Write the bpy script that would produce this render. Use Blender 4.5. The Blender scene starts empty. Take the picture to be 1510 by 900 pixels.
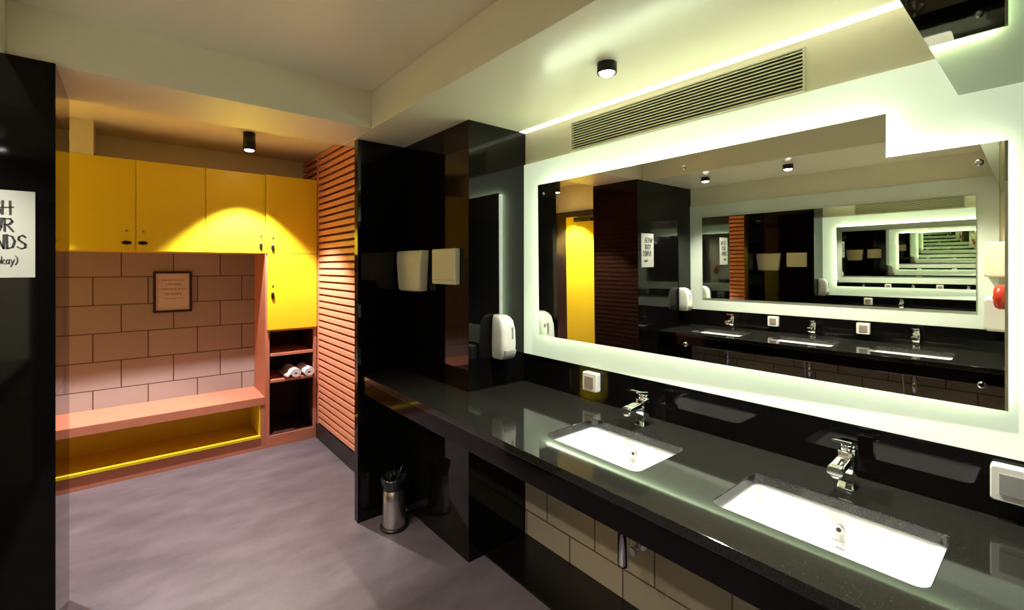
import bpy, bmesh, math, random
from mathutils import Vector, Matrix
R = math.radians
random.seed(7)
SC = bpy.context.scene
C = SC.collection

# ------------------------------------------------------------------ camera
cam_d = bpy.data.cameras.new('camera')
cam = bpy.data.objects.new('camera', cam_d); C.objects.link(cam)
cam.location = (0, 0, 1.5)
cam.rotation_euler = (R(90), 0, R(-39.72))
cam_d.sensor_width = 36; cam_d.lens = 677.0/1510*36
cam_d.shift_y = -(450-394)/1510
cam_d.clip_start = 0.01
SC.camera = cam

# ------------------------------------------------------------------ world, view
w = bpy.data.worlds.new('world'); SC.world = w; w.use_nodes = True
w.node_tree.nodes['Background'].inputs[0].default_value = (0.02, 0.02, 0.02, 1)
w.node_tree.nodes['Background'].inputs[1].default_value = 1.0
vs = SC.view_settings
vs.view_transform = 'Standard'; vs.look = 'None'; vs.gamma = 1; vs.use_curve_mapping = False
vs.exposure = 1.8
cy = SC.cycles
cy.max_bounces = 16; cy.glossy_bounces = 16; cy.diffuse_bounces = 5
cy.caustics_reflective = True; cy.caustics_refractive = False
cy.sample_clamp_indirect = 6.0

# light levels in one place
LED_COL = (0.89, 1.0, 0.76); LED_STRENGTH = 8.0; LED_LOW = 5.2
PLATE_GLOW = 0.13
COVE_GLOW = 0.26
SPOT_MAIN = 25.0; SPOT_LOCKER = 84.0

# ------------------------------------------------------------------ materials
def srgb(r, g, b):
    def f(c):
        c /= 255.0
        return c/12.92 if c <= 0.04045 else ((c+0.055)/1.055)**2.4
    return (f(r), f(g), f(b), 1)

def mat(name, col, rough=0.5, metal=0.0, noise=0.0, scale=8.0, bump=0.0, emit=None, strength=0.0, spec=0.5, coat=0.0):
    m = bpy.data.materials.new(name); m.use_nodes = True
    nt = m.node_tree; b = nt.nodes['Principled BSDF']
    b.inputs['Base Color'].default_value = col
    b.inputs['Roughness'].default_value = rough
    b.inputs['Metallic'].default_value = metal
    b.inputs['Specular IOR Level'].default_value = spec
    b.inputs['Coat Weight'].default_value = coat
    if emit:
        b.inputs['Emission Color'].default_value = emit if len(emit) == 4 else (*emit, 1)
        b.inputs['Emission Strength'].default_value = strength
    if noise or bump:
        tc = nt.nodes.new('ShaderNodeTexCoord')
        n = nt.nodes.new('ShaderNodeTexNoise'); n.inputs['Scale'].default_value = scale; n.inputs['Detail'].default_value = 6
        nt.links.new(tc.outputs['Object'], n.inputs['Vector'])
        if noise:
            r = nt.nodes.new('ShaderNodeMapRange')
            r.inputs['From Min'].default_value = 0.3; r.inputs['From Max'].default_value = 0.7
            r.inputs['To Min'].default_value = 1-noise; r.inputs['To Max'].default_value = 1+noise
            nt.links.new(n.outputs['Fac'], r.inputs['Value'])
            mx = nt.nodes.new('ShaderNodeVectorMath'); mx.operation = 'SCALE'
            mx.inputs[0].default_value = col[:3]
            nt.links.new(r.outputs[0], mx.inputs['Scale'])
            nt.links.new(mx.outputs[0], b.inputs['Base Color'])
        if bump:
            bp = nt.nodes.new('ShaderNodeBump'); bp.inputs['Strength'].default_value = bump; bp.inputs['Distance'].default_value = 0.004
            nt.links.new(n.outputs['Fac'], bp.inputs['Height']); nt.links.new(bp.outputs[0], b.inputs['Normal'])
    return m

def tile_mat(name, axis, off_u, off_v, col1, col2, grout, wd=0.325, hd=0.2135, rough=0.35):
    """running-bond tiles; axis 'x' or 'y' is the horizontal direction"""
    m = bpy.data.materials.new(name); m.use_nodes = True
    nt = m.node_tree; b = nt.nodes['Principled BSDF']; b.inputs['Roughness'].default_value = rough
    g = nt.nodes.new('ShaderNodeNewGeometry'); s = nt.nodes.new('ShaderNodeSeparateXYZ')
    nt.links.new(g.outputs['Position'], s.inputs[0])
    a1 = nt.nodes.new('ShaderNodeMath'); a1.inputs[1].default_value = off_u
    a2 = nt.nodes.new('ShaderNodeMath'); a2.inputs[1].default_value = off_v
    nt.links.new(s.outputs['X' if axis == 'x' else 'Y'], a1.inputs[0]); nt.links.new(s.outputs['Z'], a2.inputs[0])
    c = nt.nodes.new('ShaderNodeCombineXYZ'); nt.links.new(a1.outputs[0], c.inputs[0]); nt.links.new(a2.outputs[0], c.inputs[1])
    br = nt.nodes.new('ShaderNodeTexBrick')
    br.inputs['Scale'].default_value = 1.0; br.inputs['Mortar Size'].default_value = 0.0045
    br.inputs['Mortar Smooth'].default_value = 0.2; br.inputs['Bias'].default_value = 0
    br.inputs['Brick Width'].default_value = wd; br.inputs['Row Height'].default_value = hd
    br.inputs['Color1'].default_value = col1; br.inputs['Color2'].default_value = col2; br.inputs['Mortar'].default_value = grout
    br.offset = 0.5; br.squash = 1.0
    nt.links.new(c.outputs[0], br.inputs['Vector']); nt.links.new(br.outputs['Color'], b.inputs['Base Color'])
    bp = nt.nodes.new('ShaderNodeBump'); bp.invert = True; bp.inputs['Distance'].default_value = 0.002; bp.inputs['Strength'].default_value = 0.6
    nt.links.new(br.outputs['Fac'], bp.inputs['Height']); nt.links.new(bp.outputs[0], b.inputs['Normal'])
    return m

def floor_mat():
    m = mat('floor_concrete_tile', srgb(150, 136, 138), 0.42, noise=0.0)
    nt = m.node_tree; b = nt.nodes['Principled BSDF']
    tc = nt.nodes.new('ShaderNodeTexCoord')
    mp = nt.nodes.new('ShaderNodeMapping'); mp.inputs['Scale'].default_value = (1.0, 2.2, 1); mp.inputs['Rotation'].default_value = (0, 0, R(-38))
    nt.links.new(tc.outputs['Object'], mp.inputs['Vector'])
    n1 = nt.nodes.new('ShaderNodeTexNoise'); n1.inputs['Scale'].default_value = 2.6; n1.inputs['Detail'].default_value = 8; n1.inputs['Roughness'].default_value = 0.62
    n2 = nt.nodes.new('ShaderNodeTexNoise'); n2.inputs['Scale'].default_value = 60; n2.inputs['Detail'].default_value = 3
    nt.links.new(mp.outputs[0], n1.inputs['Vector']); nt.links.new(tc.outputs['Object'], n2.inputs['Vector'])
    ad = nt.nodes.new('ShaderNodeMath'); ad.operation = 'MULTIPLY_ADD'; ad.inputs[1].default_value = 0.18
    nt.links.new(n2.outputs['Fac'], ad.inputs[0]); nt.links.new(n1.outputs['Fac'], ad.inputs[2])
    cr = nt.nodes.new('ShaderNodeValToRGB')
    cr.color_ramp.elements[0].position = 0.40; cr.color_ramp.elements[0].color = srgb(82, 73, 76)
    cr.color_ramp.elements[1].position = 0.78; cr.color_ramp.elements[1].color = srgb(106, 95, 99)
    nt.links.new(ad.outputs[0], cr.inputs[0]); nt.links.new(cr.outputs[0], b.inputs['Base Color'])
    return m

def granite_mat(name, base, rough, fleck=0.0):
    m = mat(name, base, rough, spec=0.5)
    if fleck:
        nt = m.node_tree; b = nt.nodes['Principled BSDF']
        tc = nt.nodes.new('ShaderNodeTexCoord')
        n = nt.nodes.new('ShaderNodeTexNoise'); n.inputs['Scale'].default_value = 240; n.inputs['Detail'].default_value = 2
        nt.links.new(tc.outputs['Object'], n.inputs['Vector'])
        cr = nt.nodes.new('ShaderNodeValToRGB')
        cr.color_ramp.elements[0].position = 0.55; cr.color_ramp.elements[0].color = base
        cr.color_ramp.elements[1].position = 0.78; cr.color_ramp.elements[1].color = (fleck, fleck, fleck*0.9, 1)
        nt.links.new(n.outputs['Fac'], cr.inputs[0]); nt.links.new(cr.outputs[0], b.inputs['Base Color'])
    return m

M = {}
M['plaster'] = mat('plaster_white', srgb(230, 224, 192), 0.45, noise=0.02, scale=3)
M['ceil'] = mat('ceiling_paint', srgb(232, 224, 196), 0.42, noise=0.02, scale=2)
M['soffit'] = mat('soffit_satin_paint', srgb(234, 228, 198), 0.22, noise=0.02, scale=2)
M['floor'] = floor_mat()
M['black'] = granite_mat('polished_black_stone', (0.0035, 0.0032, 0.003, 1), 0.04)
M['black'].node_tree.nodes['Principled BSDF'].inputs['Specular IOR Level'].default_value = 0.30
M['blackfloor'] = granite_mat('black_stone_floor', (0.004, 0.0036, 0.0034, 1), 0.25)
M['counter'] = granite_mat('black_granite_counter', (0.014, 0.014, 0.011, 1), 0.06, fleck=0.05)
M['fascia'] = granite_mat('black_granite_fascia', (0.003, 0.0024, 0.002, 1), 0.10)
M['fascia'].node_tree.nodes['Principled BSDF'].inputs['Specular IOR Level'].default_value = 0.2
M['tile_back'] = tile_mat('tile_back_wall', 'x', 0.2175+0.325*20, -0.57+0.2135*10, srgb(160, 142, 134), srgb(155, 137, 129), srgb(88, 66, 58))
M['tile_side'] = tile_mat('tile_under_counter', 'y', -0.944+0.325*20, -0.57+0.2135*10, srgb(160, 146, 122), srgb(153, 139, 116), srgb(92, 74, 54))
M['yellow'] = mat('yellow_laminate', srgb(236, 206, 36), 0.38, noise=0.015, scale=5)
M['orange'] = mat('terracotta_wood', srgb(192, 120, 92), 0.45, noise=0.07, scale=14)
M['slat'] = mat('terracotta_slat_wood', srgb(212, 138, 108), 0.5, noise=0.06, scale=20)
M['slatback'] = mat('dark_slat_backing', srgb(96, 40, 22), 0.8)
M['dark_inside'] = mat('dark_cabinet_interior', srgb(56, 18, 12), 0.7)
M['blacktrim'] = mat('black_trim', (0.012, 0.011, 0.011, 1), 0.35)
M['blackmetal'] = mat('black_metal', (0.015, 0.014, 0.013, 1), 0.35, metal=0.3)
M['mirror'] = mat('mirror_silver', (0.86, 0.88, 0.82, 1), 0.0, metal=1.0)
M['glassedge'] = mat('mirror_backing', srgb(90, 110, 80), 0.4)
M['plate_lit'] = mat('frosted_glass_lit', srgb(226, 238, 214), 0.35, emit=LED_COL, strength=PLATE_GLOW)
M['plate_unlit'] = mat('frosted_glass_unlit', srgb(214, 224, 206), 0.3)
M['led'] = mat('led_strip', (1, 1, 1, 1), 0.5, emit=LED_COL, strength=LED_STRENGTH)
M['led_low'] = mat('led_strip_soft', (1, 1, 1, 1), 0.5, emit=LED_COL, strength=LED_LOW)
M['cove'] = mat('cove_diffuser', (1, 1, 0.9, 1), 0.5, emit=(1.0, 0.98, 0.78), strength=COVE_GLOW)
M['bulb'] = mat('lamp_diffuser', (1, 1, 1, 1), 0.4, emit=(1, 0.98, 0.95), strength=9)
M['ceramic'] = mat('white_ceramic', srgb(242, 242, 238), 0.12, coat=0.4)
M['chrome'] = mat('chrome', (0.82, 0.82, 0.82, 1), 0.06, metal=1.0)
M['steel'] = mat('brushed_steel', (0.62, 0.58, 0.55, 1), 0.28, metal=1.0, noise=0.04, scale=40)
M['plastic'] = mat('white_plastic', srgb(226, 226, 214), 0.35)
M['plastic_grey'] = mat('grey_plastic', srgb(150, 150, 146), 0.3)
M['beige'] = mat('cream_plastic', srgb(222, 218, 190), 0.4)
M['greyrocker'] = mat('taupe_rocker', srgb(150, 134, 122), 0.35)
M['paper'] = mat('paper', srgb(160, 162, 150), 0.6)
M['paper_dull'] = mat('print_paper', srgb(206, 184, 176), 0.5)
M['ink'] = mat('ink', (0.012, 0.012, 0.012, 1), 0.6)
M['ink_grey'] = mat('faded_ink', srgb(84, 60, 56), 0.6)
M['frame'] = mat('dark_brown_frame', srgb(44, 26, 22), 0.4)
M['ventslat'] = mat('vent_louvre_paint', srgb(206, 204, 168), 0.45)
M['ventdark'] = mat('vent_cavity', srgb(52, 50, 30), 0.8)
M['ventframe'] = mat('vent_frame_paint', srgb(212, 210, 182), 0.4)
M['towel'] = mat('white_terry', srgb(238, 232, 232), 0.9, bump=0.8, scale=300)
M['bag'] = mat('black_bin_bag', (0.012, 0.013, 0.011, 1), 0.25)
M['drop'] = mat('dark_gloss_panel', (0.30, 0.32, 0.24, 1), 0.02, metal=1.0)
M['drop_face'] = mat('drop_ceiling_face', srgb(110, 108, 90), 0.4)
M['red'] = mat('red_plastic', srgb(186, 50, 20), 0.35)
M['doorframe'] = mat('dark_door_frame', srgb(40, 26, 20), 0.4)
M['wall_dark'] = mat('dark_wall_paint', srgb(52, 50, 46), 0.5)
M['black_stub'] = mat('black_satin_stone', (0.0025, 0.0022, 0.002, 1), 0.05, spec=0.22)

# ------------------------------------------------------------------ mesh helpers
def box(bm, x0, x1, y0, y1, z0, z1, mi=0):
    vs_ = [bm.verts.new((x, y, z)) for x in (x0, x1) for y in (y0, y1) for z in (z0, z1)]
    idx = ((0, 1, 3, 2), (4, 6, 7, 5), (0, 4, 5, 1), (2, 3, 7, 6), (0, 2, 6, 4), (1, 5, 7, 3))
    for f in idx:
        fc = bm.faces.new([vs_[i] for i in f]); fc.material_index = mi
    return vs_

def loft(bm, loops, cap0=True, cap1=True, closed=True, smooth=True):
    rings = [[bm.verts.new(p) for p in lp] for lp in loops]
    n = len(rings[0])
    for a, b in zip(rings[:-1], rings[1:]):
        for i in range(n if closed else n-1):
            f = bm.faces.new((a[i], a[(i+1) % n], b[(i+1) % n], b[i])); f.smooth = smooth
    if cap0: bm.faces.new(rings[0][::-1])
    if cap1: bm.faces.new(rings[-1])
    return rings

def lathe(bm, prof, cx=0, cy_=0, n=32, cap0=True, cap1=True):
    loft(bm, [[(cx+r*math.cos(2*math.pi*i/n), cy_+r*math.sin(2*math.pi*i/n), z) for i in range(n)] for r, z in prof], cap0, cap1)

def rrect(w_, h_, r, n=6):
    pts = []
    for cx, cyy, a0 in ((w_/2-r, h_/2-r, 0), (-w_/2+r, h_/2-r, 90), (-w_/2+r, -h_/2+r, 180), (w_/2-r, -h_/2+r, 270)):
        for i in range(n+1):
            a = R(a0+90*i/n); pts.append((cx+r*math.cos(a), cyy+r*math.sin(a)))
    return pts

def tube(bm, pts, r, n=12):
    pts = [Vector(p) for p in pts]; loops = []
    up = Vector((0, 0, 1))
    for i, p in enumerate(pts):
        d = (pts[min(i+1, len(pts)-1)]-pts[max(i-1, 0)]).normalized()
        u = d.cross(up)
        if u.length < 1e-3: u = d.cross(Vector((0, 1, 0)))
        u.normalize(); v = d.cross(u)
        loops.append([p+r*(math.cos(2*math.pi*k/n)*u+math.sin(2*math.pi*k/n)*v) for k in range(n)])
    loft(bm, loops)

def cylx(bm, x0, x1, y, z, r, n=24):
    loft(bm, [[(x, y+r*math.cos(2*math.pi*i/n), z+r*math.sin(2*math.pi*i/n)) for i in range(n)] for x in (x0, x1)])

def cyly(bm, y0, y1, x, z, r, n=24, sx=1.0):
    loft(bm, [[(x+sx*r*math.cos(2*math.pi*i/n), y, z+r*math.sin(2*math.pi*i/n)) for i in range(n)] for y in (y0, y1)])

def obj(name, bm, m, parent=None, bevel=0.0, seg=2, label=None):
    bmesh.ops.recalc_face_normals(bm, faces=bm.faces[:])
    me = bpy.data.meshes.new(name); bm.to_mesh(me); bm.free()
    for mm in (m if isinstance(m, (list, tuple)) else [m]): me.materials.append(mm)
    o = bpy.data.objects.new(name, me); C.objects.link(o)
    if parent: o.parent = parent
    if bevel:
        b = o.modifiers.new('bevel', 'BEVEL'); b.width = bevel; b.segments = seg; b.limit_method = 'ANGLE'; b.angle_limit = R(40)
    if label: o['label'] = label
    return o

def bx(name, dims, m, parent=None, bevel=0.0, **k):
    bm = bmesh.new(); box(bm, *dims); return obj(name, bm, m, parent, bevel, **k)

def thing(name, label, cat, loc=(0, 0, 0), rotz=0, group=None):
    o = bpy.data.objects.new(name, None); C.objects.link(o); o.empty_display_size = 0.05
    o.location = loc; o.rotation_euler = (0, 0, rotz)
    o['label'] = label; o['category'] = cat
    if group: o['group'] = group
    return o

def tag(o, label, cat, group=None):
    o['label'] = label; o['category'] = cat
    if group: o['group'] = group
    return o

def struct(name, dims_list, m, bevel=0.0):
    bm = bmesh.new()
    for d in dims_list: box(bm, *d)
    o = obj(name, bm, m, None, bevel); o['kind'] = 'structure'; return o

def dup(root, loc, rotz, label, group=None):
    r = root.copy(); C.objects.link(r); r.location = loc; r.rotation_euler = (0, 0, rotz); r['label'] = label
    if group: r['group'] = group
    for ch in list(root.children):
        c = ch.copy(); C.objects.link(c); c.parent = r
        for g in ch.children:
            d = g.copy(); C.objects.link(d); d.parent = c
    return r

# ------------------------------------------------------------------ key planes
XR, XL = 1.702, -1.18          # mirror wall and the wall opposite
XP = 1.690                    # front of lit glass plate
YB = 4.657                    # tiled back wall
ZS = 2.249                    # soffit underside
ZC, ZC2 = 2.45, 2.50          # ceiling of the wash area and of the locker bay
YN = -0.95                    # wall behind the camera

# ------------------------------------------------------------------ structure
struct('floor', [(XL-.1, XR+.1, YN-.1, YB+.1, -.08, 0)], M['floor'])
struct('trim_1', [(1.415, XR, YN, 1.93, 0, .010)], M['blackfloor'])
struct('trim_2', [(XL, XL+.285, .15, 2.37, 0, .010)], M['blackfloor'])
struct('ceiling', [(XL-.1, XR+.1, YN-.1, 2.84, ZC, ZC+.12), (XL-.1, XR+.1, 2.84, YB+.1, ZC2, ZC2+.12)], M['ceil'])
# right wall: tiles below the counter, plaster above
def two_part_wall(name, lower, upper, mats):
    bm = bmesh.new(); box(bm, *lower, mi=0); box(bm, *upper, mi=1)
    o = obj(name, bm, mats); o['kind'] = 'structure'; return o
two_part_wall('wall_right', (XR, XR+.1, YN, 2.69, 0, .80), (XR, XR+.1, YN, 2.69, .80, ZC), [M['tile_side'], M['plaster']])
two_part_wall('wall_left', (XL-.1, XL, YN, 2.40, 0, .80), (XL-.1, XL, YN, 2.40, .80, ZC), [M['tile_side'], M['plaster']])
struct('wall_left_rear', [(XL-.1, XL, 2.40, YB, 0, ZC2)], M['plaster'])
two_part_wall('wall_back', (XL-.1, XR+.1, YB, YB+.1, 0, 1.70), (XL-.1, XR+.1, YB, YB+.1, 1.70, ZC2), [M['tile_back'], M['plaster']])
struct('wall_right_rear', [(1.325, 1.44, 2.69, YB, 0, ZC2)], M['slatback'])
struct('wall_front', [(XL-.1, XR+.1, YN-.1, YN, 0, ZC)], M['wall_dark'])
# white bulkhead box over the lockers
struct('trim_3', [(XL, -.195, 4.22, YB, 2.262, ZC2)], M['plaster'])
# soffits and beam
struct('ceiling_soffit_right', [(1.003, XR, .18, 2.84, ZS, ZC)], M['soffit'], 0.002)
struct('ceiling_soffit_left', [(XL, -.34, .18, 2.84, ZS, ZC)], M['soffit'], 0.002)
struct('ceiling_beam', [(-.34, 1.003, 2.395, 2.84, ZS, ZC2)], M['ceil'], 0.002)
# dropped panel over the entrance end
def drop():
    bm = bmesh.new(); box(bm, XL, XR, YN, .18, 1.956, ZC)
    for f in bm.faces:
        f.material_index = 0 if f.calc_center_median().z < 2.0 else 1
    o = obj('ceiling_dropped_panel', bm, [M['drop'], M['drop_face']]); o['kind'] = 'structure'
drop()
# black stone pier and partition on the right, black stub wall on the left
def stone_block(name, x0, x1, y0, y1, z1):
    bm = bmesh.new()
    zs = (0, 1.03, 2.06, z1)
    for a, b in zip(zs[:-1], zs[1:]):
        box(bm, x0, x1, y0, y1, a+(.0008 if a else 0), b-.0008)
    box(bm, x0+.002, x1-.002, y0+.002, y1-.002, 0, z1)
    o = obj(name, bm, M['black_stub']); o['kind'] = 'structure'
struct('wall_pier', [(1.318, XR, 1.93, 2.64, 0, ZS)], M['black'], .0015)
struct('wall_partition', [(1.021, XR, 2.64, 2.69, 0, ZS)], M['black'], .0015)
stone_block('wall_stub', XL, -.212, 2.37, 2.863, ZS)
struct('wall_entrance', [(XL, -.54, .05, .15, 0, 1.956)], M['plaster'])
# black stone bands behind the counters
struct('trim_4', [(XP, XR, -.4, 1.93, .866, 1.021)], M['black'])
struct('trim_5', [(XL, XL+.018, .15, 2.37, .866, 1.021)], M['black'])
struct('baseboard_right', [(1.255, 1.325, 2.69, 4.215, 0, .125)], M['blacktrim'], .002)

# yellow door in the left wall of the locker bay, with its frame
bm = bmesh.new(); box(bm, XL, XL+.035, 3.12, 4.05, .004, 2.09); door = obj('door_1', bm, M['yellow'], None, .002); door['kind'] = 'structure'
bm = bmesh.new()
box(bm, XL, XL+.05, 3.05, 3.12, 0, 2.16); box(bm, XL, XL+.05, 4.05, 4.214, 0, 2.16); box(bm, XL, XL+.05, 3.12, 4.05, 2.09, 2.16)
obj('door_frame', bm, M['doorframe'], door, .002)
bm = bmesh.new(); box(bm, XL+.035, XL+.085, 3.60, 3.88, 2.02, 2.075); box(bm, XL+.085, XL+.10, 3.35, 3.66, 2.05, 2.07)
obj('door_closer', bm, M['doorframe'], door, .004)
bm = bmesh.new(); tube(bm, [(XL+.035, 3.24, .95), (XL+.09, 3.24, .95), (XL+.09, 3.24, 1.25), (XL+.035, 3.24, 1.25)], .012)
obj('door_handle', bm, M['blackmetal'], door)

# ------------------------------------------------------------------ slatted screen
def slat_screen():
    t = thing('slatted_screen', 'terracotta orange horizontal slatted wall panel beside the yellow lockers', 'slatted panel', (1.325, 3.45, 0))
    bm = bmesh.new(); y0, y1 = 2.69-3.45, YB-.004-3.45; pitch = .0565; z = .135
    while z < 2.49:
        loft(bm, [[(-.010, y, z+.050), (-.034, y, z+.046), (-.053, y, z+.036), (-.056, y, z+.004), (-.050, y, z), (-.010, y, z+.010)] for y in (y0, y1)], smooth=False)
        z += pitch
    obj('slats', bm, M['slat'], t)
    for y in (4.195-3.45, 2.705-3.45):
        bm = bmesh.new(); box(bm, -.060, -.008, y-.012, y+.012, .125, 2.495); obj('upright', bm, M['slat'], t, .001)
slat_screen()

# ------------------------------------------------------------------ lockers, bench, tall unit
def lock(parent, x, z, yf, vertical):
    bm = bmesh.new(); rx, rz = (.013, .030) if vertical else (.028, .014)
    n = 20
    loft(bm, [[(x+s_*rx*math.cos(2*math.pi*i/n), y, z+s_*rz*math.sin(2*math.pi*i/n)) for i in range(n)]
              for y, s_ in ((yf, 1), (yf-.007, 1), (yf-.010, .85), (yf-.014, .6))])
    o = obj('lock', bm, M['blackmetal'], parent)
    bm = bmesh.new(); cyly(bm, yf, yf-.004, x+.001, z+.082, .007, 16)
    obj('keyhole', bm, M['steel'], parent)
    return o

YF = 4.217
def wall_locker(label, xa, doors, z0=1.612, z1=2.262):
    """doors: list of (x0, x1, lock_x, vertical)"""
    x0, x1 = doors[0][0], doors[-1][1]
    t = thing('wall_locker', label, 'locker', (x0, YF, z0), 0, 'yellow lockers over the bench')
    bm = bmesh.new(); box(bm, 0.001, x1-x0-.001, .020, YB-.002-YF, 0, z1-z0)
    obj('body', bm, M['yellow'], t, .001)
    for a, b, lx, ver in doors:
        bm = bmesh.new(); box(bm, a-x0+.0018, b-x0-.0018, 0, .0195, .002, z1-z0-.001)
        d = obj('door', bm, M['yellow'], t, .0015)
        if lx is not None: lock(d, lx-x0, 1.672-z0, 0, ver)
    return t
wall_locker('yellow two-door wall locker left of the spotlit door, black oval locks', 0, [(-.387, .028, -.022, False), (.028, .443, .068, False)])
wall_locker('yellow single-door wall locker with the bright spotlight pool on it', 0, [(.443, .858, .823, True)])
wall_locker('yellow wall locker at the far left end, mostly behind the black wall', 0, [(-1.178, -.80, -.85, False), (-.80, -.387, -.75, False)])

def tall_unit():
    t = thing('tall_locker', 'tall corner locker with two yellow doors over open terracotta shelves', 'locker', (.858, YF, 0))
    W_, D_ = 1.262-.858, YB-.002-YF
    bm = bmesh.new()
    box(bm, -.003, .030, .002, D_, 0, 1.612)              # side panel facing the bench
    box(bm, 0, .022, .020, D_, 1.612, 2.262)
    box(bm, W_-.024, W_, .002, D_, 0, 2.262)
    box(bm, .030, W_-.024, .010, D_, 2.240, 2.262)
    box(bm, .030, W_-.024, .002, D_, 0, .095)             # plinth
    obj('carcass', bm, M['orange'], t, .001)
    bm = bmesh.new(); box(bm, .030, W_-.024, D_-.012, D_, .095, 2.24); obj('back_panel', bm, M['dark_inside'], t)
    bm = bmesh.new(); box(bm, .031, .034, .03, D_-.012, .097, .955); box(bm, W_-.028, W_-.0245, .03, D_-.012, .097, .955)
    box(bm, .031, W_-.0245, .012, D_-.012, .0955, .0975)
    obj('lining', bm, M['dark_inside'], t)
    for z in (.775, .555):
        bm = bmesh.new(); box(bm, .035, W_-.029, .004, D_-.013, z-.022, z); obj('shelf', bm, M['orange'], t, .001)
    bm = bmesh.new(); box(bm, .035, W_-.029, .004, D_-.013, .960, .975); obj('shelf', bm, M['orange'], t, .001)
    for z0, z1, lz in ((.978, 1.610, 1.262), (1.614, 2.262, 1.660)):
        bm = bmesh.new(); box(bm, 0.012 if z0 < 1.5 else 0.001, W_-.002, -.0, .0015, z0, z1)
        bm.free(); bm = bmesh.new(); box(bm, .010 if z0 < 1.5 else .001, W_-.002, -.019, .0005, z0, z1)
        d = obj('door', bm, M['yellow'], t, .0015)
        lock(d, .049, lz, -.019, True)
tall_unit()

def bench():
    t = thing('bench', 'long terracotta wooden bench with a yellow-lined open shoe recess', 'bench', (0, YF, 0))
    x0, x1 = XL+.002, .854; D_ = YB-.002-YF
    bm = bmesh.new(); box(bm, x0, x1, -.004, D_, .363, .430); obj('seat', bm, M['orange'], t, .004)
    bm = bmesh.new(); box(bm, x0, x1, .002, .020, 0, .098); box(bm, .822, x1, .002, D_, .098, .362)
    obj('front_frame', bm, M['orange'], t, .001)
    bm = bmesh.new()
    box(bm, x0, .821, -.008, .018, .099, .118)
    box(bm, x0, .821, .021, D_-.01, .098, .106); box(bm, x0, .821, D_-.012, D_, .106, .362)
    box(bm, .810, .821, .004, D_-.012, .116, .362)
    obj('recess', bm, M['yellow'], t)
bench()

# rolled towels on the open shelf
def towel_mesh(turns=2.6, r0=.010, r1=.0425, length=.26, tail=0.0, squash=.86):
    bm = bmesh.new(); N = 90; th = .0115
    inner, outer = [], []
    for i in range(N+1):
        f = i/N; a = 2*math.pi*turns*f; r = r0+(r1-r0)*f
        inner.append(((r-th/2)*math.cos(a), squash*(r-th/2)*math.sin(a)))
        outer.append(((r+th/2)*math.cos(a), squash*(r+th/2)*math.sin(a)))
    if tail:
        px, pz = inner[-1]; qx, qz = outer[-1]
        inner.append((px-tail, pz-.026)); outer.append((qx-tail-.006, qz-.032+.014))
    prof = list(zip(inner, outer))
    ys = [0, .006, length-.006, length]; sc = [0.97, 1, 1, .97]
    rows = [[(bm.verts.new((a[0]*s_, y, a[1]*s_)), bm.verts.new((b[0]*s_, y, b[1]*s_))) for a, b in prof] for y, s_ in zip(ys, sc)]
    for ra, rb in zip(rows[:-1], rows[1:]):
        for i in range(len(prof)-1):
            for k in (0, 1):
                f = bm.faces.new((ra[i][k], ra[i+1][k], rb[i+1][k], rb[i][k])); f.smooth = True
    for r_ in (rows[0], rows[-1]):
        for i in range(len(prof)-1): bm.faces.new((r_[i][0], r_[i+1][0], r_[i+1][1], r_[i][1]))
    for k in (0, -1):
        for ra, rb in zip(rows[:-1], rows[1:]): bm.faces.new((ra[k][0], ra[k][1], rb[k][1], rb[k][0]))
    return bm
zsh = .555
t1 = obj('rolled_towel', towel_mesh(turns=2.5, tail=.028), M['towel']); t1.location = (1.083, YF-.040, zsh+.0423)
tag(t1, 'white rolled towel with a loose flap, left one on the open shelf', 'towel', 'rolled towels on the open shelf')
t2 = obj('rolled_towel', towel_mesh(turns=2.25), M['towel']); t2.location = (1.1845, YF-.050, zsh+.0423)
tag(t2, 'white rolled towel against the slatted panel, right one on the shelf', 'towel', 'rolled towels on the open shelf')

# ------------------------------------------------------------------ stroke lettering
GLY = {
 'W': [[(0, 1), (.22, 0), (.45, .8), (.68, 0), (.9, 1)]],
 'A': [[(0, 0), (.4, 1), (.8, 0)], [(.15, .4), (.66, .38)]],
 'S': [[(.62, .86), (.4, 1), (.12, .88), (.1, .66), (.35, .5), (.62, .34), (.6, .1), (.3, 0), (0, .14)]],
 'H': [[(.05, 1), (.02, 0)], [(.55, 1), (.58, 0)], [(-.15, .48), (.78, .56)]],
 'Y': [[(0, 1), (.36, .5), (.7, 1)], [(.36, .5), (.32, 0)]],
 'O': [[(.35, 1), (.08, .8), (0, .45), (.1, .1), (.36, 0), (.62, .15), (.7, .5), (.6, .86), (.35, 1)]],
 'U': [[(0, 1), (.03, .3), (.22, 0), (.46, .05), (.6, .35), (.62, 1)]],
 'R': [[(.05, 0), (.03, 1)], [(.03, .95), (.45, .98), (.6, .78), (.4, .55), (.05, .5)], [(.22, .5), (.66, 0)]],
 'N': [[(0, 0), (.02, 1), (.58, 0), (.6, 1)]],
 'D': [[(.05, 0), (.02, 1)], [(.02, 1), (.42, .9), (.62, .55), (.45, .1), (.05, 0)]],
 '(': [[(.3, 1.1), (.08, .8), (.05, .3), (.25, -.1)]],
 ')': [[(0, 1.1), (.25, .8), (.25, .3), (0, -.1)]],
 'o': [[(.25, .6), (.03, .45), (.05, .1), (.25, 0), (.45, .2), (.42, .5), (.25, .6)]],
 'k': [[(.03, 1), (.03, 0)], [(.4, .6), (.05, .28), (.45, 0)]],
 'a': [[(.42, .5), (.2, .6), (.03, .35), (.1, .03), (.3, .05), (.42, .3)], [(.42, .6), (.42, .05), (.52, 0)]],
 'y': [[(0, .6), (.2, .1)], [(.45, .6), (.2, .05), (.02, -.35)]],
}
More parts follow.
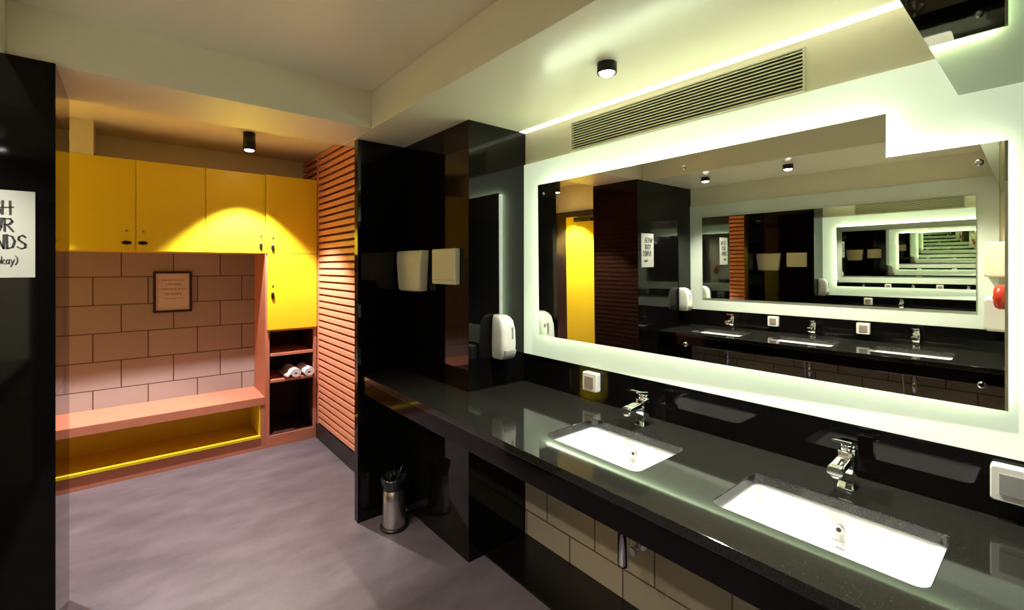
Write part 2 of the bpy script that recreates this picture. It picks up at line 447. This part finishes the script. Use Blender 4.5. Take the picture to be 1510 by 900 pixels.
ADV = {'W': 1.05, 'A': .92, 'S': .78, 'H': .92, 'Y': .82, 'O': .86, 'U': .8, 'R': .82, 'N': .78, 'D': .8, '(': .4, ')': .4, 'o': .58, 'k': .55, 'a': .62, 'y': .58, ' ': .4}
def stroke_text(bm, text, x_right, z0, h, y, th, depth=.0008, xs=1.0):
    wtot = sum(ADV[c] for c in text)*h*xs
    x = x_right-wtot
    for c in text:
        for st in GLY.get(c, []):
            pts = [Vector((x+p[0]*h*xs, z0+p[1]*h)) for p in st]
            for a, b in zip(pts[:-1], pts[1:]):
                d = (b-a); L = d.length
                if L < 1e-6: continue
                d /= L; n = Vector((-d.y, d.x)); t = th*(1.0 if abs(d.y) > .6 else .6)
                q = [a-d*th*.25+n*t/2, b+d*th*.25+n*t/2, b+d*th*.25-n*t/2, a-d*th*.25-n*t/2]
                f0 = [bm.verts.new((p.x, y, p.y)) for p in q]; f1 = [bm.verts.new((p.x, y+depth, p.y)) for p in q]
                bm.faces.new(f0); bm.faces.new(f1[::-1])
                for i in range(4): bm.faces.new((f0[i], f1[i], f1[(i+1) % 4], f0[(i+1) % 4]))
        x += ADV[c]*h*xs

def paper_sign():
    t = thing('paper_sign', 'white hand-washing sign in black hand lettering on the black wall', 'sign', (-.365, 2.37, 1.463))
    bm = bmesh.new(); box(bm, -.101, .101, -.003, -.0003, 0, .307); obj('sheet', bm, M['paper'], t)
    bm = bmesh.new()
    for s_, zr, h, xr in (('WASH', .222, .047, .052), ('YOUR', .163, .045, .052), ('HANDS', .102, .048, .082), ('(okay)', .048, .026, .060)):
        stroke_text(bm, s_, xr, zr, h, -.0042, .0060 if h > .03 else .0028, xs=.74 if s_ != 'HANDS' else .68)
    obj('lettering', bm, M['ink'], t)
paper_sign()

def picture():
    t = thing('picture_frame', 'small dark-framed print hung on the tiled wall above the bench', 'picture', (.266, YB, 1.132))
    w_, h_ = .256, .333
    bm = bmesh.new(); b_ = .018
    box(bm, -w_/2, w_/2, -.018, -.001, 0, b_); box(bm, -w_/2, w_/2, -.018, -.001, h_-b_, h_)
    box(bm, -w_/2, -w_/2+b_, -.018, -.001, b_, h_-b_); box(bm, w_/2-b_, w_/2, -.018, -.001, b_, h_-b_)
    obj('frame', bm, M['frame'], t, .002)
    bm = bmesh.new(); box(bm, -w_/2+b_, w_/2-b_, -.008, -.002, b_, h_-b_); obj('print', bm, M['paper_dull'], t)
    rnd = random.Random(3)
    # illegible small script: rows of short strokes
    for z, xa, xb, hh in ((.262, -.085, .080, .016), (.228, -.045, .060, .020), (.190, -.085, .085, .018), (.150, -.050, .055, .022), (.112, -.06, .07, .006)):
        x = xa; bm = bmesh.new()
        while x < xb:
            a = rnd.uniform(.004, .010)
            box(bm, x, x+.0022, -.0092, -.0082, z-hh*rnd.uniform(.3, .6), z+hh*rnd.uniform(.2, .5))
            box(bm, x, x+a, -.0092, -.0082, z-.001, z+.0012)
            x += a+rnd.choice((.001, .002, .006))
        obj('text_line', bm, M['ink_grey'], t)
picture()

# ------------------------------------------------------------------ counters with undermounted basins
BX, BL, BW = 1.345, .415, .290      # basin centre x, length along y, width along x
def counter(name, label, outline, holes, fascia, mirror_x=None):
    t = thing(name, label, 'counter', (0, 0, 0))
    bm = bmesh.new(); edges = []
    def loop(pts):
        vs_ = [bm.verts.new((x, y, .836)) for x, y in pts]
        return [bm.edges.new((vs_[i], vs_[(i+1) % len(vs_)])) for i in range(len(vs_))]
    edges += loop(outline)
    for hx, hy, L in holes: edges += loop([(hx+a, hy+b) for a, b in rrect(BW, L, .028)])
    bmesh.ops.triangle_fill(bm, use_beauty=True, use_dissolve=False, edges=edges)
    # drop the fill inside the holes
    kill = []
    for f in bm.faces:
        c = f.calc_center_median()
        for hx, hy, L in holes:
            if abs(c.x-hx) < BW/2-.001 and abs(c.y-hy) < L/2-.001:
                on = all(any(abs(v.co.x-hx-a) < 1e-5 and abs(v.co.y-hy-b) < 1e-5 for a, b in rrect(BW, L, .028)) for v in f.verts)
                if on: kill.append(f)
    bmesh.ops.delete(bm, geom=kill, context='FACES')
    r = bmesh.ops.extrude_face_region(bm, geom=bm.faces[:])
    bmesh.ops.translate(bm, vec=(0, 0, .030), verts=[v for v in r['geom'] if isinstance(v, bmesh.types.BMVert)])
    o = obj('worktop', bm, M['counter'], t, .002)
    bm = bmesh.new()
    for d in fascia: box(bm, *d)
    obj('fascia', bm, M['fascia'], t, .0015)
    return t
XF = 1.042
basins_r = [(BX, 1.050, .415), (BX, .390, .440)]
counter('vanity_counter', 'long black granite washbasin counter under the glowing mirror',
        [(XF, -.40), (XP-.001, -.40), (XP-.001, 1.929), (1.317, 1.929), (1.317, 2.639), (XF, 2.639)],
        basins_r, [(XF+.001, XF+.022, -.40, 2.639, .761, .8355)])
XFL = -.54; BXL = -.815
basins_l = [(BXL, y, .43) for y in (.60, 1.25, 1.91)]
counter('vanity_counter', 'black granite counter with three basins opposite, seen only in the mirror',
        [(XFL, .151), (XFL, 2.369), (XL+.001, 2.369), (XL+.001, .151)],
        basins_l, [(XFL-.022, XFL-.001, .151, 2.369, .761, .8355)])

def basin(label, x, y, L, flip=False):
    t = thing('washbasin', label, 'washbasin', (x, y, .8355), math.pi if flip else 0, 'white undermounted washbasins')
    bm = bmesh.new()
    def lp(w_, l_, r, z, dx=0): return [(a+dx, b, z) for a, b in rrect(w_, l_, r)]
    inner = [lp(BW+.012, L+.012, .034, 0), lp(BW+.004, L+.004, .034, -.006), lp(BW-.012, L-.014, .040, -.045), lp(BW-.030, L-.040, .045, -.088),
             lp(BW-.070, L-.10, .045, -.102), lp(BW-.16, L-.26, .03, -.106)]
    outer = [lp(BW+.045, L+.045, .045, 0), lp(BW+.045, L+.045, .045, -.010), lp(BW+.012, L+.012, .045, -.012), lp(BW+.0, L+.0, .045, -.060), lp(BW-.03, L-.04, .05, -.106), lp(BW-.14, L-.2, .04, -.116)]
    ri = loft(bm, inner, cap0=False); ro = loft(bm, outer, cap0=False)
    a, b = ri[0], ro[0]; n = len(a)
    for i in range(n): bm.faces.new((a[i], a[(i+1) % n], b[(i+1) % n], b[i]))
    obj('bowl', bm, M['ceramic'], t)
    # overflow ring set in the wall side of the bowl
    bm = bmesh.new(); xw = BW/2-.0125; cylx(bm, xw-.006, xw+.006, 0, -.046, .0115, 20); o = obj('overflow_ring', bm, M['steel'], t)
    bm = bmesh.new(); cylx(bm, xw-.0075, xw-.005, 0, -.046, .006, 16); obj('overflow_hole', bm, M['ink'], o)
    bm = bmesh.new(); box(bm, xw-.0135, xw-.009, -.014, .014, -.0735, -.0715); obj('maker_mark', bm, M['plastic_grey'], t)
    bm = bmesh.new(); lathe(bm, [(.026, -.1058), (.026, -.1035), (.022, -.101), (.006, -.100)], 0, 0, 24); obj('drain', bm, M['chrome'], t)
    return t
basin('white rectangular undermounted basin nearer the black pier, left of two', BX, 1.050, .415)
basin('large white rectangular basin in the foreground at lower right', BX, .390, .440)
basin('mirrored basin of the opposite counter, nearest the black wall', BXL, 1.91, .43, True)
basin('mirrored middle basin of the three on the opposite counter', BXL, 1.25, .43, True)
basin('mirrored basin of the opposite counter farthest right in the mirror', BXL, .60, .43, True)

def make_tap(label, loc, rot):
    t = thing('basin_tap', label, 'tap', loc, rot, 'square chrome mixer taps')
    # spout towards -x; the body leans back a little over its foot
    bm = bmesh.new()
    def rr(w_, l_, r, z, dx=0): return [(a+dx, b, z) for a, b in rrect(w_, l_, r, 4)]
    loft(bm, [rr(.046, .046, .006, 0), rr(.046, .046, .006, .004)]); obj('foot', bm, M['chrome'], t)
    bm = bmesh.new(); loft(bm, [rr(.040, .040, .005, .0042), rr(.040, .040, .005, .060, .002), rr(.042, .041, .006, .098, .006), rr(.040, .040, .006, .106, .008)])
    obj('body', bm, M['chrome'], t)
    bm = bmesh.new(); loops = []
    for x, z, hh in ((.004, .084, .026), (-.040, .083, .023), (-.085, .080, .020), (-.112, .077, .020)):
        loops.append([(x, a, z+b) for a, b in rrect(.036, hh, .005, 4)])
    loft(bm, loops); sp = obj('spout', bm, M['chrome'], t)
    bm = bmesh.new(); lathe(bm, [(.013, .058), (.0135, .068)], -.098, 0, 20); obj('aerator', bm, M['steel'], sp)
    bm = bmesh.new(); lathe(bm, [(.017, .104), (.017, .122)], .010, 0, 24); obj('cartridge', bm, M['chrome'], t)
    bm = bmesh.new(); loops = []
    for x, z, w_, hh in ((.034, .124, .036, .012), (.010, .128, .040, .012), (-.030, .137, .042, .009), (-.066, .147, .042, .007)):
        loops.append([(x, a, z+b) for a, b in rrect(w_, hh, .003, 4)])
    loft(bm, loops); obj('lever', bm, M['chrome'], t)
    return t
tap = make_tap('chrome square mixer tap behind the basin nearer the black pier', (1.580, 1.085, .866), 0)
dup(tap, (1.585, .400, .866), 0, 'chrome square mixer tap behind the large foreground basin')
dup(tap, (-1.055, 1.91, .866), math.pi, 'mirrored chrome tap on the opposite counter nearest the black wall')
dup(tap, (-1.055, 1.25, .866), math.pi, 'mirrored chrome tap at the middle basin of the opposite counter')
dup(tap, (-1.055, .60, .866), math.pi, 'mirrored chrome tap at the right basin of the opposite counter')

def make_trap(label, loc, rot):
    t = thing('basin_trap', label, 'waste pipe', loc, rot, 'chrome waste traps under the basins')
    bm = bmesh.new(); tube(bm, [(0, 0, .70), (0, 0, .50)], .016, 16)
    lathe(bm, [(.0, .505), (.021, .505), (.021, .485), (.0, .485)], 0, 0, 20, False, False); obj('tailpiece', bm, M['chrome'], t)
    bm = bmesh.new(); lathe(bm, [(.010, .330), (.021, .336), (.023, .350), (.023, .470), (.026, .472), (.026, .490), (.016, .492)], 0, 0, 24); obj('bottle', bm, M['chrome'], t)
    bm = bmesh.new(); tube(bm, [(.020, 0, .44), (.09, 0, .44), (.12, 0, .43), (.222, 0, .43)], .014, 14); obj('outlet_arm', bm, M['chrome'], t)
    bm = bmesh.new(); cylx(bm, .214, .222, 0, .43, .030, 24); obj('wall_rose', bm, M['chrome'], t)
    return t
def make_valve(label, loc, rot):
    t = thing('angle_valve', label, 'valve', loc, rot, 'chrome angle valves under the basins')
    bm = bmesh.new(); cylx(bm, -.005, 0, 0, 0, .024, 20); cylx(bm, -.055, -.005, 0, 0, .010, 16); obj('body', bm, M['chrome'], t)
    bm = bmesh.new(); cylx(bm, -.078, -.050, 0, 0, .017, 10); obj('handwheel', bm, M['chrome'], t)
    bm = bmesh.new(); tube(bm, [(-.040, 0, .008), (-.040, 0, .06), (-.045, -.01, .20), (-.07, -.02, .42), (-.07, -.02, .50)], .006, 10); obj('hose', bm, M['steel'], t)
    return t
tr = make_trap('chrome bottle trap under the counter below the left basin', (1.478, 1.10, 0), 0)
dup(tr, (1.478, .39, 0), 0, 'chrome bottle trap below the foreground basin, under the counter')
for y, wd in ((1.91, 'nearest the black wall'), (1.25, 'in the middle'), (.60, 'farthest right')):
    dup(tr, (-.958, y, 0), math.pi, 'mirrored bottle trap under the opposite basin '+wd)
va = make_valve('small chrome angle valve on the tiles beside the left bottle trap', (1.70, 1.165, .30), 0)
for y, wd in ((1.98, 'nearest the black wall'), (1.32, 'in the middle'), (.67, 'farthest right')):
    dup(va, (-1.18, y, .30), math.pi, 'mirrored angle valve under the opposite basin '+wd)

# ------------------------------------------------------------------ mirrors
def lit_mirror():
    t = thing('backlit_mirror', 'large stepped mirror on a glowing frosted glass panel above the counter', 'mirror', (XR, 1.0, 1.5))
    ox, oy, oz = XR, 1.0, 1.5
    bm = bmesh.new(); box(bm, XP-ox, 0, -.30-oy, 1.930-oy, 1.021-oz, 2.069-oz); obj('frosted_panel', bm, M['plate_lit'], t, .001)
    # mirror glass stands off the panel on brackets, turned very slightly down and inward
    pts = [(1.759, 1.145), (0.089, 1.142), (0.089, 1.814), (0.327, 1.814), (0.327, 1.939), (1.762, 1.929)]
    fx = lambda y, z: 1.655-.016*(y-1)-.009*(z-1.5)
    bm = bmesh.new()
    fr = [bm.verts.new((fx(y, z)-ox, y-oy, z-oz)) for y, z in pts]; bk = [bm.verts.new((fx(y, z)+.005-ox, y-oy, z-oz)) for y, z in pts]
    f = bm.faces.new(fr); f.material_index = 0
    g = bm.faces.new(bk[::-1]); g.material_index = 1
    for i in range(6):
        q = bm.faces.new((fr[i], bk[i], bk[(i+1) % 6], fr[(i+1) % 6])); q.material_index = 1
    gl = obj('mirror_glass', bm, [M['mirror'], M['glassedge']], t)
    # LED strips along the back of the glass
    def strip(y0, y1, z0, z1, m):
        bm = bmesh.new(); a = max(fx(y, z) for y in (y0, y1) for z in (z0, z1))+.0065
        box(bm, a-ox, XP-.002-ox, y0-oy, y1-oy, z0-oz, z1-oz)
        obj('led_strip', bm, m, t)
    strip(0.107, 1.741, 1.159, 1.162, M['led_low']); strip(0.345, 1.741, 1.923, 1.926, M['led']); strip(0.107, 0.345, 1.800, 1.803, M['led'])
    strip(1.738, 1.741, 1.163, 1.922, M['led_low']); strip(0.107, 0.110, 1.163, 1.799, M['led']); strip(0.345, 0.348, 1.804, 1.922, M['led'])
    for y, z in ((1.722, 1.878), (0.946, 1.887), (0.139, 1.767), (0.135, 1.199), (0.941, 1.2), (1.719, 1.197)):
        bm = bmesh.new(); x = fx(y, z)
        lathe(bm, [(.0085, 0), (.0085, .003), (.005, .006)], 0, 0, 18)
        bmesh.ops.rotate(bm, verts=bm.verts, cent=(0, 0, 0), matrix=Matrix.Rotation(R(-90), 3, 'Y'))
        bmesh.ops.translate(bm, verts=bm.verts, vec=(x-.0003-ox, y-oy, z-oz))
        obj('mirror_cap', bm, M['chrome'], t)
lit_mirror()
def plain_mirror():
    t = thing('wall_mirror', 'mirrored opposite mirror on an unlit frosted glass panel', 'mirror', (XL, 1.27, 1.5))
    bm = bmesh.new(); box(bm, 0, .018, .19-1.27, 2.369-1.27, 1.021-1.5, 2.069-1.5); obj('frosted_panel', bm, M['plate_unlit'], t, .001)
    bm = bmesh.new(); box(bm, .0182, .030, .30-1.27, 2.236-1.27, 1.141-1.5, 1.943-1.5)
    for f in bm.faces: f.material_index = 0 if f.calc_center_median().x > .029 else 1
    obj('mirror_glass', bm, [M['mirror'], M['glassedge']], t)
plain_mirror()

# cove strip where the soffit meets the wall
cv = bx('cove_light', (1.655, 1.699, .182, 1.928, ZS-.004, ZS-.0003), M['cove'])
tag(cv, 'thin bright cove light strip along the ceiling above the vent', 'light strip')

# ------------------------------------------------------------------ air vent
def vent():
    t = thing('air_vent', 'long horizontal slatted air vent above the mirror', 'vent', (XR, 1.057, 2.147))
    w_, h_ = 1.02, .134
    bm = bmesh.new(); box(bm, -.003, -.0003, -w_/2+.004, w_/2-.004, -h_/2+.004, h_/2-.004); obj('cavity', bm, M['ventdark'], t)
    bm = bmesh.new(); b_ = .006
    box(bm, -.014, -.0003, -w_/2-b_, -w_/2, -h_/2-b_, h_/2+b_); box(bm, -.014, -.0003, w_/2, w_/2+b_, -h_/2-b_, h_/2+b_)
    box(bm, -.014, -.0003, -w_/2, w_/2, -h_/2-b_, -h_/2); box(bm, -.014, -.0003, -w_/2, w_/2, h_/2, h_/2+b_)
    obj('frame', bm, M['ventframe'], t)
    bm = bmesh.new(); n = 11
    for i in range(n):
        z = -h_/2+h_*(i+.5)/n
        loft(bm, [[(-.0035, y, z+.0040), (-.013, y, z+.0010), (-.0135, y, z-.0036), (-.0115, y, z-.0040), (-.0035, y, z+.0012)] for y in (-w_/2, w_/2)], smooth=False)
    obj('louvres', bm, M['ventslat'], t)
vent()

# ------------------------------------------------------------------ downlights
def downlight(label, x, y, ztop, h, r, power, cone, blend, col, group, tilt=None):
    t = thing('downlight', label, 'ceiling light', (x, y, ztop-.0002), 0, group)
    bm = bmesh.new()
    lathe(bm, [(r, 0), (r, -h), (r*.86, -h), (r*.80, -h+.012), (0.001, -h+.012)], 0, 0, 32, True, True)
    obj('housing', bm, M['blackmetal'], t)
    bm = bmesh.new(); lathe(bm, [(r*.78, -h+.0115), (r*.78, -h+.001), (r*.6, -h-.006), (.001, -h-.010)], 0, 0, 24); obj('lens', bm, M['bulb'], t)
    ld = bpy.data.lights.new('downlight_beam', 'SPOT'); ld.energy = power; ld.spot_size = R(cone); ld.spot_blend = blend
    ld.color = col; ld.shadow_soft_size = .022
    lo = bpy.data.objects.new('beam', ld); C.objects.link(lo); lo.parent = t; lo.location = (0, 0, -h-.022)
    if tilt: lo.rotation_euler = tilt
    return t
G1 = 'short black downlights over the counters'
downlight('short black downlight on the ceiling left of the air vent', 1.349, 1.077, ZS, .036, .036, SPOT_MAIN, 100, .6, (1, .97, .88), G1)
downlight('short black downlight just past the top edge, over the large basin', 1.349, .40, ZS, .036, .036, SPOT_MAIN, 100, .6, (1, .97, .88), G1)
downlight('mirrored downlight opposite, nearest the black wall', -.63, 1.95, ZS, .036, .036, SPOT_MAIN, 120, .6, (1, .95, .86), G1)
downlight('mirrored downlight opposite, middle of three', -.61, 1.29, ZS, .036, .036, SPOT_MAIN, 120, .6, (1, .95, .86), G1)
downlight('mirrored downlight opposite, at the stepped notch of the mirror', -.61, .63, ZS, .036, .036, SPOT_MAIN, 120, .6, (1, .95, .86), G1)
G2 = 'black cylinder downlights in the locker bay'
downlight('tall black cylinder downlight in front of the yellow lockers', .68, 3.88, ZC2, .130, .041, SPOT_LOCKER, 84, .35, (1, .96, .98), G2)
downlight('black cylinder downlight before the yellow door, seen in the mirror', -.82, 3.90, ZC2, .130, .041, SPOT_LOCKER, 84, .35, (1, .96, .98), G2)

# ------------------------------------------------------------------ wall fittings
def soap(label, loc, rot):
    t = thing('soap_dispenser', label, 'soap dispenser', loc, rot, 'white soap dispensers on the black walls')
    # faces -y, wall at y = 0
    bm = bmesh.new(); loops = []
    for z, w_, d in ((0, .078, .088), (.012, .090, .104), (.070, .094, .112), (.150, .092, .108), (.195, .088, .094), (.214, .080, .074), (.224, .060, .048)):
        loops.append([(a, -d/2+b-.0005, z) for a, b in rrect(w_, d-.001, min(.022, d*.3), 5)])
    loft(bm, loops); obj('cover', bm, M['plastic'], t)
    bm = bmesh.new(); loops = []
    for z, d in ((.003, .096), (.020, .112), (.046, .120), (.050, .118)):
        loops.append([(a, -d+.016+b, z) for a, b in rrect(.072, .034, .008, 4)])
    loft(bm, loops); obj('push_bar', bm, M['plastic_grey'], t)
    bm = bmesh.new(); box(bm, .012, .020, -.1145, -.105, .105, .165); obj('level_window', bm, M['plastic_grey'], t, .001)
    return t
sd = soap('white wall soap dispenser on the black pier beside the mirror', (1.500, 1.93, 1.024), 0)
dup(sd, (-.95, 2.37, 1.024), 0, 'mirrored white soap dispenser below the paper sign')

def hand_towel():
    t = thing('paper_towel_dispenser', 'cream tapered towel dispenser on the black pier, left of the square one', 'towel dispenser', (1.318, 2.475, 1.362))
    bm = bmesh.new()
    loops = []
    for z, dpt, hw in ((0, .052, .128), (.006, .058, .131), (.06, .062, .137), (.19, .064, .150), (.228, .060, .153), (.234, .052, .151)):
        loops.append([(-dpt/2+a, b, z) for a, b in rrect(dpt-.001, 2*hw, .012, 4)])
    loft(bm, loops); obj('cover', bm, M['beige'], t)
    bm = bmesh.new(); box(bm, -.060, -.010, -.10, .10, -.004, -.0005); obj('paper_slot', bm, M['plastic_grey'], t)
hand_towel()
def seat_paper():
    t = thing('paper_towel_dispenser', 'flat square cream dispenser on the black pier, nearer the mirror', 'towel dispenser', (1.318, 2.13, 1.408))
    bm = bmesh.new(); loft(bm, [[(x, a, .095+b) for a, b in rrect(2*hw, .19-2*i, .008, 4)] for x, hw, i in ((-.0005, .118, 0), (-.026, .118, 0), (-.030, .114, .003))], smooth=False)
    obj('cover', bm, M['beige'], t)
    bm = bmesh.new(); box(bm, -.0305, -.0295, -.11, .11, .022, .024); obj('seam', bm, M['plastic_grey'], t)
seat_paper()
# fittings on the white entrance wall, seen in the mirror
t = thing('paper_towel_dispenser', 'cream box dispenser on the entrance wall at the mirror right edge', 'towel dispenser', (-1.04, .15, 1.39))
bm = bmesh.new(); loft(bm, [[(a, y, .112+b) for a, b in rrect(.25, .224-2*i, .012, 4)] for y, i in ((.0005, 0), (.09, 0), (.10, .006))], smooth=False); obj('cover', bm, M['beige'], t)
bm = bmesh.new(); box(bm, -.08, .08, .03, .08, -.004, -.0002); obj('paper_slot', bm, M['plastic_grey'], t)
t = thing('hand_dryer', 'white wall box with a dark stud below the cream dispenser', 'hand dryer', (-1.02, .15, 1.04))
bm = bmesh.new(); loft(bm, [[(a, y, .11+b) for a, b in rrect(.24, .22-2*i, .02, 5)] for y, i in ((.0005, 0), (.085, 0), (.10, .01))], smooth=False); obj('cover', bm, M['plastic'], t)
bm = bmesh.new(); cyly(bm, .1003, .104, -.06, .04, .010, 16); obj('stud', bm, M['plastic_grey'], t)
t = thing('round_wall_unit', 'small round red unit between the two boxes at the mirror edge', 'wall unit', (-.80, .15, 1.27))
bm = bmesh.new(); n = 28
loft(bm, [[(r_*math.cos(2*math.pi*i/n), y, r_*math.sin(2*math.pi*i/n)) for i in range(n)] for y, r_ in ((.0005, .075), (.03, .078), (.048, .066), (.055, .04))]); obj('cover', bm, M['red'], t)
bm = bmesh.new(); cyly(bm, .0553, .060, 0, 0, .014, 18); obj('button', bm, M['plastic'], t)

def socket(label, loc, rot, wd=.086, group='sockets behind the counters', m=None):
    # faces -x, wall plane at x = 0
    t = thing('wall_socket', label, 'socket', loc, rot, group)
    bm = bmesh.new(); loft(bm, [[(x, a, b) for a, b in rrect(wd-2*i, .088-2*i, .007, 4)] for x, i in ((-.0005, 0), (-.026, 0), (-.030, .003))], smooth=False)
    obj('plate', bm, M['plastic'], t)
    bm = bmesh.new(); box(bm, -.0335, -.0295, -wd/2+.018, wd/2-.016, -.026, .026)
    obj('rocker', bm, M['greyrocker'] if wd < .1 else M['plastic_grey'], t, .001, label='taupe rocker' if wd < .1 else 'silver grey insert')
    return t
s1 = socket('square white socket with a taupe rocker, left of the left tap', (XP, 1.430, .958), 0)
socket('wide white double socket at the right edge of the photo', (XP, .040, .962), 0, .160)
dup(s1, (XL+.018, 1.585, .962), math.pi, 'mirrored socket on the opposite wall between left and middle taps')
dup(s1, (XL+.018, .93, .962), math.pi, 'mirrored socket on the opposite wall between middle and right taps')

# ------------------------------------------------------------------ waste bin
def bin_():
    t = thing('waste_bin', 'small steel pedal bin with a black bag under the counter end', 'bin', (1.170, 2.475, 0))
    bm = bmesh.new(); lathe(bm, [(.078, .001), (.078, .012), (.066, .020)], 0, 0, 36); obj('base_ring', bm, M['blacktrim'], t)
    bm = bmesh.new(); lathe(bm, [(.0655, .0205), (.0655, .030), (.063, .14), (.061, .248), (.059, .249), (.060, .14), (.062, .024)], 0, 0, 40, False, False); obj('shell', bm, M['steel'], t)
    bm = bmesh.new(); n = 40; rnd = random.Random(5); loops = []
    for z, r_, am in ((.225, .0625, .001), (.250, .066, .002), (.268, .071, .004), (.292, .073, .006), (.296, .064, .006), (.262, .056, .003)):
        loops.append([((r_+rnd.uniform(-am, am))*math.cos(2*math.pi*i/n), (r_+rnd.uniform(-am, am))*math.sin(2*math.pi*i/n), z+rnd.uniform(-am, am)*1.2) for i in range(n)])
    loft(bm, loops, cap0=False)
    obj('bag', bm, M['bag'], t)
    bm = bmesh.new()
    for x, y, dx, dy, h in ((-.01, -.02, -.02, 0, .06), (.03, .0, .035, .01, .085), (.015, .02, .01, .02, .05)):
        loft(bm, [[(x-.012, y, .26), (x+.012, y+.006, .26), (x+.010, y+.012, .26)], [(x+dx*.5-.010, y+dy*.5, .26+h*.6), (x+dx*.5+.014, y+dy*.5+.004, .26+h*.6), (x+dx*.5+.010, y+dy*.5+.012, .26+h*.6)],
                  [(x+dx-.004, y+dy, .26+h), (x+dx+.006, y+dy+.002, .26+h), (x+dx+.004, y+dy+.006, .26+h)]])
    obj('bag_ears', bm, M['bag'], t)
bin_()
